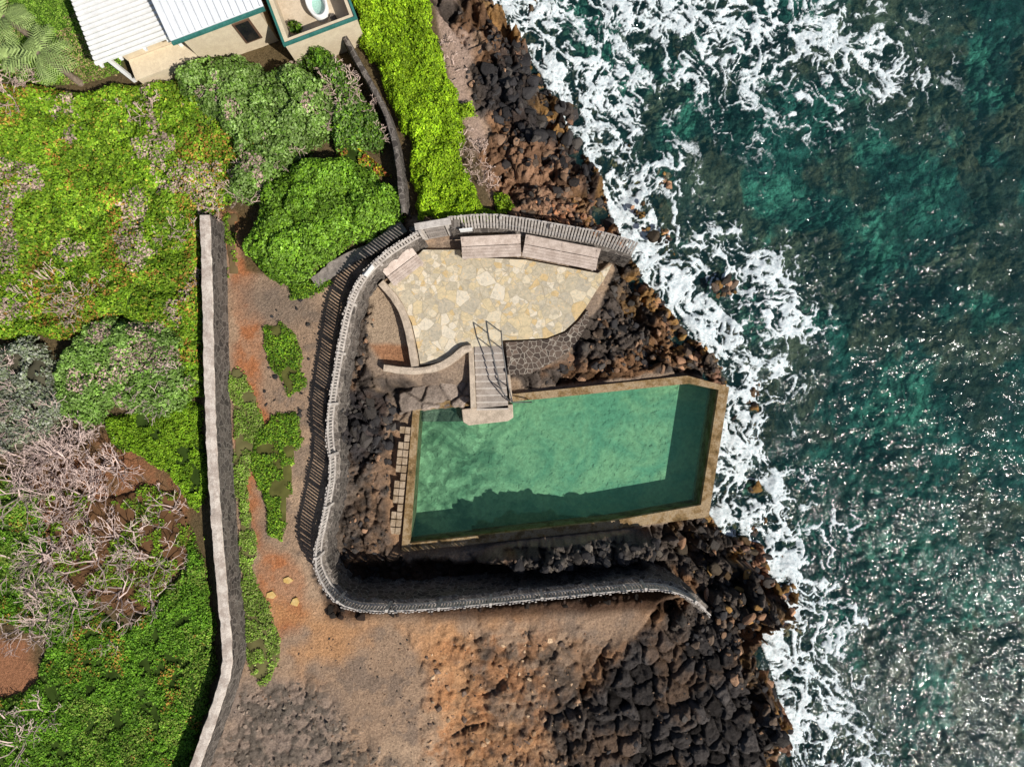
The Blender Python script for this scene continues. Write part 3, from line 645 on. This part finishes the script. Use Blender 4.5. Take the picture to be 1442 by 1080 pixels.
# ---------------- vegetation ----------------
def canopy(name,px,zr,height,clump,leaf,dens,cols,colw=None,seed=1,edge=.6,rag=.9,under=(.035,.06,.012),bumpy=.6,gaps=0.0,flow=.45,patchc=None):
    P_=WP(px,zr);mn=P_.min(0)-.5;mx=P_.max(0)+.5
    mn=np.maximum(mn,(-26,-20));mx=np.minimum(mx,(26,20))
    def f(x,y):
        d=sdf(x,y,P_,2.0)+(fbm(x,y,1.1,4,seed+900)-.5)*rag
        t=np.clip(d/edge,0,1);prof=np.sqrt(np.clip(1-(1-t)**2,0,1))
        f1,f2,cid,_,_=voro(x,y,clump,seed);g1,_,gid,_,_=voro(x,y,clump*.42,seed+7)
        dome=np.sqrt(np.clip(1-(f1/.95)**2,0,1));dome2=np.sqrt(np.clip(1-(g1/.95)**2,0,1))
        z=height*prof*(1-bumpy+bumpy*(.25+.55*dome+.35*dome2*.7)*(.75+.5*cid))+ (fbm(x,y,2.5,3,seed+3)-.5)*height*.4*prof
        return d,z,cid,gid
    xs=np.arange(mn[0],mx[0],.11);ys=np.arange(mn[1],mx[1],.11);gx,gy=np.meshgrid(xs,ys)
    d,z,_,_=f(gx,gy);g0=gz(gx,gy)
    Z=g0-.05+z*.84
    idx=np.arange(gx.size).reshape(gx.shape);ok=d>0
    okq=ok[:-1,:-1]&ok[1:,:-1]&ok[:-1,1:]&ok[1:,1:]
    Fq=np.stack([idx[:-1,:-1],idx[:-1,1:],idx[1:,1:],idx[1:,:-1]],-1)[okq]
    e=empty(name)
    if len(Fq):
        u,inv=np.unique(Fq.ravel(),return_inverse=True)
        V=np.stack([gx,gy,Z],-1).reshape(-1,3)[u];uc=np.tile(np.array(under),(len(u),1))*(.6+.8*fbm(V[:,0],V[:,1],.3,3,5))[:,None]
        mkmesh("stems_understory",V,inv.reshape(-1,4),{"Col":uc},True,[M_under],parent=e)
    A=(mx-mn).prod();n=int(A*dens);x=rng.uniform(mn[0],mx[0],n);y=rng.uniform(mn[1],mx[1],n)
    d,z,cid,gid=f(x,y);k=d>0.0
    if gaps>0: k&=fbm(x,y,.55,4,seed+55)>gaps
    x,y,z,cid,gid=x[k],y[k],z[k],cid[k],gid[k];n=len(x)
    ep=.08;_,zx,_,_=f(x+ep,y);_,zy,_,_=f(x,y+ep)
    nr=np.stack([-(zx-z)/ep,-(zy-z)/ep,np.ones(n)],-1);nr[:,:2]=np.clip(nr[:,:2],-2.5,2.5)
    nr/=np.linalg.norm(nr,axis=1)[:,None];nr+=rng.normal(0,flow,(n,3));nr/=np.linalg.norm(nr,axis=1)[:,None]
    t=rng.normal(0,1,(n,3));t-=nr*(t*nr).sum(1)[:,None];t/=np.linalg.norm(t,axis=1)[:,None];bt=np.cross(nr,t)
    sc=leaf*rng.uniform(.6,1.35,n)[:,None]
    c=np.stack([x,y,gz(x,y)+z+rng.normal(0.0,leaf*.45,n)],-1)
    v=np.stack([c-t*sc*.5,c-bt*sc*.3+nr*sc*.06+t*sc*.05,c+t*sc*.5,c+bt*sc*.3+nr*sc*.06+t*sc*.05],1).reshape(-1,3)
    cols=np.array(cols);m=len(cols);w=np.array(colw if colw is not None else [1/m]*m);w=w/w.sum()
    ci=rng.choice(m,n,p=w);cc=cols[ci]
    if patchc is not None:
        for pc,thr,sz,fr in patchc:
            q=(fbm(x,y,sz,4,seed+77+int(thr*100))>thr)&(rng.random(n)<fr);cc[q]=np.array(pc)
    big=.68+.64*fbm(x,y,1.8,4,seed+600)
    cc=cc*(.7+.6*gid[:,None])*(.85+.3*cid[:,None])*rng.uniform(.7,1.3,(n,1))*big[:,None]
    mkmesh("leaves",v,np.arange(n*4).reshape(-1,4),{"Col":np.repeat(cc,4,0)},False,[M_leaf],parent=e)
    return e
G1=[(.19,.32,.015),(.13,.25,.012),(.23,.36,.03),(.08,.17,.01)]
GY=[(.24,.38,.012),(.18,.32,.012),(.28,.42,.02)]
GD=[(.07,.17,.012),(.11,.23,.015),(.15,.28,.02),(.05,.12,.01)]
GG=[(.17,.25,.07),(.13,.23,.04),(.21,.30,.10),(.08,.15,.03)]
OR=(.36,.20,.04);PKC=(.42,.31,.25)
canopy("seagrape_groundcover",[(-60,100),(60,120),(110,122),(200,110),(260,100),(330,150),(400,200),(395,240),(345,270),(300,298),(284,305),(282,420),(275,470),(160,440),(90,480),(40,470),(-60,480)],.8,.9,.9,.12,720,G1+[(.34,.30,.04)],[3,3,2,2,.6],1,.5,.6,patchc=[(OR,.52,1.6,.28),(PKC,.60,1.4,.5)])
canopy("seagrape_groundcover",[(160,430),(230,400),(283,420),(286,560),(262,560),(240,480),(180,460)],.6,.7,.8,.12,700,G1,None,2,.5,.6,patchc=[(OR,.5,1.2,.35)])
canopy("heliotrope_shrub",[(232,100),(262,68),(320,55),(365,80),(400,85),(450,105),(470,140),(462,190),(430,200),(400,235),(350,275),(310,265),(330,190),(270,160)],1.6,1.7,1.2,.13,700,[(.21,.32,.08),(.15,.27,.04),(.26,.38,.12),(.09,.18,.02)],None,3,.9,1.0,patchc=[(PKC,.62,1.0,.5)])
canopy("naupaka_shrub",[(350,295),(372,250),(420,208),(480,212),(530,245),(566,268),(566,300),(545,318),(500,335),(470,350),(430,385),(395,400),(360,385),(342,345)],1.4,1.5,1.1,.13,750,[(.19,.35,.025),(.14,.28,.015),(.23,.40,.06),(.08,.18,.01)],None,4,.9,.9)
canopy("naupaka_shrub",[(395,85),(430,60),(468,80),(500,110),(530,150),(550,190),(530,210),(470,205),(460,180),(470,140),(440,100)],1.0,1.2,.8,.12,600,GG+GD,None,5,.6,.8,patchc=[(PKC,.52,1.0,.6)])
canopy("clipped_shrub",[(425,62),(445,56),(465,66),(468,84),(450,96),(430,88)],1.2,1.5,.5,.1,900,GD,None,6,.5,.2)
canopy("naupaka_hedge",[(485,-80),(604,-80),(606,20),(614,60),(622,105),(640,128),(650,150),(658,185),(648,225),(666,262),(692,285),(706,304),(640,309),(582,307),(580,240),(562,170),(532,112),(510,60),(492,10)],.8,.8,.6,.10,1100,[(.27,.44,.010),(.21,.37,.010),(.33,.50,.02),(.14,.26,.008)],None,7,.5,1.0,bumpy=.6)
canopy("naupaka_hedge",[(640,145),(665,140),(672,160),(650,165)],.4,.5,.5,.1,900,GY,None,8,.3,.2)
canopy("naupaka_hedge",[(695,268),(715,268),(725,290),(700,300)],.4,.5,.5,.1,900,GY,None,9,.3,.2)
canopy("heliotrope_shrub",[(60,500),(90,475),(150,440),(215,445),(262,470),(268,530),(250,575),(200,590),(150,580),(110,610),(70,570)],1.0,1.0,.8,.12,680,[(.19,.30,.07),(.14,.26,.04),(.23,.35,.10),(.09,.18,.02)],None,10,.7,1.4,patchc=[(PKC,.57,1.0,.5)])
canopy("silver_shrub",[(-60,490),(20,470),(60,500),(80,570),(60,620),(10,640),(-60,640)],1.1,1.1,.8,.12,700,[(.22,.25,.17),(.30,.31,.25),(.16,.20,.10)],None,11,.7,.8,gaps=.34,under=(.08,.075,.05))
canopy("beach_groundcover",[(150,590),(260,560),(286,570),(288,650),(286,760),(250,690),(200,640),(160,640)],.3,.35,.5,.09,900,[(.17,.32,.012),(.13,.26,.01),(.22,.35,.02)],None,12,.3,.8,gaps=.36)
canopy("beach_groundcover",[(-60,640),(60,700),(60,790),(130,860),(180,900),(250,800),(270,740),(290,800),(300,900),(302,940),(285,1000),(262,1090),(230,1250),(-60,1250),(-60,1000),(50,960),(60,900),(-60,860)],.3,.35,.6,.09,900,[(.12,.27,.015),(.09,.21,.012),(.17,.31,.03),(.06,.15,.01)],None,13,.3,.9,gaps=.32,patchc=[(OR,.62,1.2,.3),((.22,.30,.05),.55,1.6,.4)])
canopy("beach_groundcover",[(60,700),(250,690),(280,760),(200,870),(80,840)],.3,.3,.5,.09,500,G1,None,14,.3,1.2,gaps=.52,under=(.13,.07,.035))
canopy("path_groundcover",[(372,465),(392,458),(412,470),(430,500),(428,550),(405,560),(380,520)],.2,.2,.4,.08,900,GD+G1,None,15,.25,.9,gaps=.42,under=(.10,.10,.03))
canopy("path_groundcover",[(362,600),(385,575),(415,575),(422,610),(412,680),(405,730),(395,762),(375,755),(370,690),(355,660)],.2,.2,.4,.08,900,GD+G1,None,16,.25,.9,gaps=.42,under=(.10,.10,.03))
canopy("path_groundcover",[(320,500),(340,520),(358,560),(370,600),(345,650),(352,740),(362,820),(385,870),(388,930),(368,965),(348,940),(335,800),(325,640)],.2,.15,.4,.08,900,[(.20,.30,.05),(.15,.29,.02),(.26,.33,.08)],None,17,.25,.7,gaps=.38,under=(.13,.12,.05))
canopy("path_groundcover",[(400,400),(440,395),(462,390),(470,400),(440,420),(405,425)],.2,.2,.4,.08,800,GD+G1,None,18,.25,.4,gaps=.35)
canopy("path_groundcover",[(312,300),(330,300),(332,385),(318,390)],.2,.15,.4,.08,600,G1,None,19,.2,.4,gaps=.5,under=(.14,.1,.05))
canopy("lawn",[(-80,-80),(200,-80),(180,40),(165,105),(110,120),(60,118),(-80,95)],0,.05,.3,.06,900,[(.14,.28,.02),(.18,.32,.03),(.22,.33,.05)],None,20,.1,.2,under=(.08,.15,.02),patchc=[((.36,.26,.13),.57,1.0,.5)])
canopy("garden_plants",[(470,205),(500,200),(540,235),(555,250),(520,245),(480,225)],.3,.5,.4,.12,500,[(.38,.32,.02),(.12,.24,.02),(.35,.10,.04)],None,21,.3,.3,gaps=.4)
def twigs(name,specs,colA=(.42,.34,.29),rs=1.0):
    segs=[]
    def grow(p,az,el,L,r,dep):
        n=2
        for i in range(n):
            az+=random.gauss(0,.28);el=max(-.35,min(1.2,el+random.gauss(0,.22)))
            q=(p[0]+math.cos(az)*math.cos(el)*L/n,p[1]+math.sin(az)*math.cos(el)*L/n,p[2]+math.sin(el)*L/n)
            segs.append((p,q,r,r*.85));p=q;r*=.85
        if dep>0:
            for j in range(random.choice((2,2,3))):
                grow(p,az+random.gauss(0,.6),el+random.gauss(0,.3),L*random.uniform(.6,.85),r*.8,dep-1)
    for (px,py,R,h0,k) in specs:
        x,y=W(px,py,.5);z0=float(gz(x,y))
        for i in range(k): grow((x+random.uniform(-.3,.3),y+random.uniform(-.3,.3),z0+h0),i*6.28/k+random.uniform(-.4,.4),random.uniform(.1,.6),R*.42,.034*rs*min(1.2,R**.5),3)
    A=np.array([s_[0] for s_ in segs]);B=np.array([s_[1] for s_ in segs]);r0=np.array([s_[2] for s_ in segs]);r1=np.array([s_[3] for s_ in segs])
    r0=np.maximum(r0,.010);r1=np.maximum(r1,.009)
    d=B-A;d/=np.linalg.norm(d,axis=1)[:,None]+1e-9;u=np.cross(d,[0,0,1.0]);u/=np.linalg.norm(u,axis=1)[:,None]+1e-6;w=np.cross(d,u)
    n=len(A);V=[]
    for P_,r in((A,r0),(B,r1)):
        for a in(0,2.094,4.189): V.append(P_+(u*math.cos(a)+w*math.sin(a))*r[:,None])
    V=np.stack(V,1).reshape(-1,3);i0=np.arange(n)*6
    Fq=np.concatenate([np.stack([i0+a,i0+(a+1)%3,i0+3+(a+1)%3,i0+3+a],-1) for a in range(3)])
    c=np.array(colA)*rng.uniform(.6,1.25,(n,1));mkmesh(name,V,Fq,{"Col":np.repeat(c,6,0)},False,[M_twig])
sp=[(40,650,1.6,.4,9),(100,640,1.5,.4,9),(20,700,1.6,.3,9),(120,700,1.4,.2,9),(160,660,1.3,.2,8),(60,790,1.6,.2,9),(130,790,1.7,.2,10),(180,760,1.6,.2,9),(215,790,1.3,.2,8),(100,850,1.5,.2,9),(170,840,1.5,.2,9),(10,790,1.5,.2,8),(60,880,1.2,.2,8),(10,600,1.3,.5,8),(70,590,1.2,.6,8),(230,720,1.0,.2,7),(150,900,1.0,.2,7),(215,850,1.0,.2,7),(20,1050,1.3,.3,8),(60,1010,1.0,.3,7),(0,1010,1.1,.3,7),(35,560,1.2,.7,8),(10,530,1.2,.7,8),(225,560,1.0,.6,9),(250,530,.8,.7,7),(200,540,.7,.8,7)]
for i in range(12): sp.append((random.uniform(-10,170),random.uniform(590,720),random.uniform(.8,1.4),.2,9))
for i in range(8): sp.append((random.uniform(30,250),random.uniform(740,890),random.uniform(.8,1.4),.2,8))
twigs("bare_branch_shrub",sp,(.58,.45,.40),.9)
sp=[(485,135,.8,.9,12),(480,160,.7,.9,10),(500,125,.6,.9,9),(470,120,.6,1.1,9),(385,215,.8,1.0,8),(410,205,.7,1.0,8),(365,245,.8,.8,8),(340,275,.8,.8,8),(300,290,.7,.8,8),(270,320,.7,.7,8),(240,330,.6,.7,8),(90,400,.8,.7,9),(120,420,.8,.7,9),(100,440,.8,.7,8),(60,420,.7,.7,8),(150,400,.6,.7,8),(10,110,.8,.8,9),(20,145,.8,.8,9),(45,110,.6,.8,8),(300,130,.7,1.3,7),(180,170,.6,.8,7),(220,160,.6,.8,7),
    (640,215,.5,.2,8),(655,235,.5,.2,8),(672,215,.5,.1,8),(680,245,.5,.1,8),(625,60,.5,.1,7),(632,95,.5,.1,7),(655,195,.5,.2,8),(690,262,.4,.1,7),(545,190,.4,.8,6),(520,150,.5,.8,7)]
twigs("dry_shrub_twigs",sp,(.58,.44,.37))
def palm(name,px,py,zt,n,R):
    e=empty(name);x,y=W(px,py,zt);z0=float(gz(x,y));b=MB()
    b.tube([(x+.12,y-.1,z0-.1),(x+.08,y-.05,z0+zt*.4),(x,y,z0+zt*.75),(x,y,z0+zt)],[.15,.12,.11,.09],10);b.make("trunk",[m_plain("palm_bark",(.16,.12,.09),(.25,.2,.15),6,.9,.7)],e,smooth=True)
    V=[];Q=[];CC=[];o=0
    for i in range(n):
        az=i*2.399+random.uniform(-.2,.2);el=random.uniform(-.1,1.1);L=R*random.uniform(.75,1.1);p=Vector((x,y,z0+zt))
        for k in range(12):
            t=(k+1)/12;e2=el-t*1.1;dr=Vector((math.cos(az)*math.cos(e2),math.sin(az)*math.cos(e2),math.sin(e2)));p=p+dr*L/12
            sd=Vector((-math.sin(az),math.cos(az),0));ll=R*.30*math.sin(math.pi*min(.97,t*.85+.12))
            for s_ in(-1,1):
                tip=p+sd*s_*ll*.75+dr*ll*.6+Vector((0,0,-.25*ll));w=dr*.03
                V+= [p-w,p+w,tip+w*.3,tip-w*.3];Q.append((o,o+1,o+2,o+3));o+=4
                c=random.uniform(.7,1.3);CC+=[(.27*c,.36*c,.12*c)]*4
    mkmesh("fronds",np.array([tuple(v) for v in V]),np.array(Q),{"Col":np.array(CC)},False,[M_leaf],parent=e)
palm("palm_tree",52,74,2.4,20,1.35);palm("palm_tree",2,22,2.4,18,1.2);palm("palm_tree",10,80,1.2,12,.7)
# ---------------- house ----------------
hs=empty("beige_house")
ZE=3.0;o=Vector((*W(243,55,ZE),0));an=math.radians(20.7);U=Vector((math.cos(an),math.sin(an),0));Vv=Vector((-math.sin(an),math.cos(an),0))
def hp(u,v,z): q=o+U*u+Vv*v;return(q.x,q.y,z)
def hbox(b,u0,u1,v0,v1,z0,z1,mi=0): b.box(hp((u0+u1)/2,(v0+v1)/2,(z0+z1)/2),(u1-u0,v1-v0,z1-z0),an,mi)
b=MB();hbox(b,.15,3.3,.25,9,-.2,2.85);b.make("walls",[M_beige],hs)
b=MB();hbox(b,-2.6,.15,1.1,9,-.2,2.2);b.make("annex_walls",[M_beige],hs)
b=MB()
pr=[hp(-.1,-.05,ZE),hp(3.65,-.05,ZE),hp(3.65,9,ZE+2.6),hp(-.1,9,ZE+2.6)]
b.v+=pr+[(p[0],p[1],p[2]-.12) for p in pr];b.f+=[(0,1,2,3),(7,6,5,4),(0,4,5,1),(1,5,6,2),(3,7,4,0)];b.m+=[0]*5
k=0
while k<3.75:
    b.beam(hp(-.08+k,-.04,ZE+.02),hp(-.08+k,9,ZE+2.62),.035,.10);k+=.26
b.make("metal_roof",[m_plain("roof_white",(.62,.64,.66),(.7,.72,.74),2,.5,0,.3,.15)],hs)
b=MB();b.beam(hp(-.1,-.12,ZE-.08),hp(3.65,-.12,ZE-.08),.12,.12);b.make("gutter",[M_teal],hs)
b=MB();hbox(b,2.2,2.75,.19,.27,.8,2.1,0);b.make("window",[M_glass],hs)
b=MB();hbox(b,2.12,2.83,.20,.252,.72,2.18,0);b.make("window_frame",[m_plain("brown_frame",(.10,.06,.04),(.14,.08,.05),5,.6,0)],hs)
pg=empty("white_pergola");b=MB()
for i in range(36): hbox(b,-3.2,-.15,.3+i*.2,.3+i*.2+.11,2.62,2.74)
for u in(-3.1,-2.3,-1.3,-.35): hbox(b,u,u+.10,.25,7.5,2.46,2.61)
for u,v in((-3.0,.9),(-.3,.9),(-3.0,3.4),(-3.0,6.8)): hbox(b,u-.07,u+.07,v-.07,v+.07,-.2,2.45)
b.make("beams_and_slats",[M_white],pg)
b=MB();hbox(b,-2.5,.1,.25,1.08,-.2,1.0);hbox(b,-2.55,.12,.2,1.08,1.0,1.06);b.make("planter_wall",[M_beige],pg)
cy=empty("courtyard_wall");b=MB()
u0,u1,v0,v1=3.75,6.75,-1.15,4
for q in((u0,u1,v0,v0+.22),(u0,u0+.2,v0+.22,v1),(u1-.2,u1,v0+.22,v1)): hbox(b,*q,-.2,2.0)
b.make("stucco_walls",[M_beige],cy)
b=MB()
for q in((u0-.05,u1+.05,v0-.04,v0+.05),(u0-.05,u0+.04,v0+.05,v1),(u1-.04,u1+.05,v0+.05,v1)): hbox(b,*q,1.95,2.08)
b.make("teal_coping",[M_teal],cy)
b=MB();hbox(b,u0+.2,u1-.2,v0+.22,v1,-.2,.9);b.make("raised_floor",[m_plain("tan_floor",(.50,.41,.30),(.6,.5,.38),2,.8,0,.3,.3)],cy)
c=hp(5.45,.45,0);b=MB();pts=[]
for (r,zz) in((.52,.9),(.56,1.32),(.50,1.36),(.40,1.22),(.32,1.0)):
    pts.append([(c[0]+(U*math.cos(a)*r*.75+Vv*math.sin(a)*r*1.2).x,c[1]+(U*math.cos(a)*r*.75+Vv*math.sin(a)*r*1.2).y,zz) for a in np.linspace(0,2*math.pi,33)[:-1]])
for ring in pts: b.v+=ring
for k in range(4):
    for i in range(32): b.f.append((k*32+i,k*32+(i+1)%32,(k+1)*32+(i+1)%32,(k+1)*32+i));b.m.append(0)
b.f.append(tuple(range(4*32,5*32)));b.m.append(1)
b.make("bathtub",[M_white,m_plain("tub_water",(.30,.5,.42),(.36,.55,.48),3,.1,0)],cy,smooth=True)
canopy("potted_shrub",[(396,24),(410,18),(424,26),(422,42),(404,42)],1.4,1.7,.4,.12,900,GD,None,30,.4,.1)
b=MB()
for (px,py) in((404,817),(382,838),(416,847)):
    pl=[(px+math.cos(a)*random.uniform(4,10),py+math.sin(a)*random.uniform(3,8)) for a in np.linspace(0,6.28,6)[:-1]];z0=float(gz(*W(px,py)));b.prism([tuple(p) for p in WP(pl)],z0-.1,z0+.05)
b.make("stepping_stones",[m_plain("yellow_stone",(.55,.36,.12),(.62,.45,.20),4,.8,.4)],bevel=.01)
# ---------------- light, camera ----------------
el=math.radians(46);sd=Vector((.80*math.cos(el),-.60*math.cos(el),math.sin(el)))
L=bpy.data.lights.new("sun","SUN");L.energy=5.0;L.angle=math.radians(.5);L.color=(1,.95,.87)
lo=bpy.data.objects.new("sun",L);scene.collection.objects.link(lo);lo.rotation_euler=sd.to_track_quat('Z','Y').to_euler()
w=bpy.data.worlds.new("World");scene.world=w;w.use_nodes=True;nt=w.node_tree;sk=nt.nodes.new("ShaderNodeTexSky");sk.sky_type='NISHITA';sk.sun_disc=False
sk.sun_elevation=el;sk.sun_rotation=math.atan2(.8,-.6);nt.links.new(sk.outputs[0],nt.nodes["Background"].inputs[0]);nt.nodes["Background"].inputs[1].default_value=.07
cam=bpy.data.cameras.new("camera");co=bpy.data.objects.new("camera",cam);scene.collection.objects.link(co);co.location=(0,0,H);cam.sensor_width=36;cam.lens=36*H/(1442*S);cam.clip_end=3000;scene.camera=co
scene.view_settings.view_transform='Standard';scene.view_settings.look='None';scene.view_settings.exposure=0
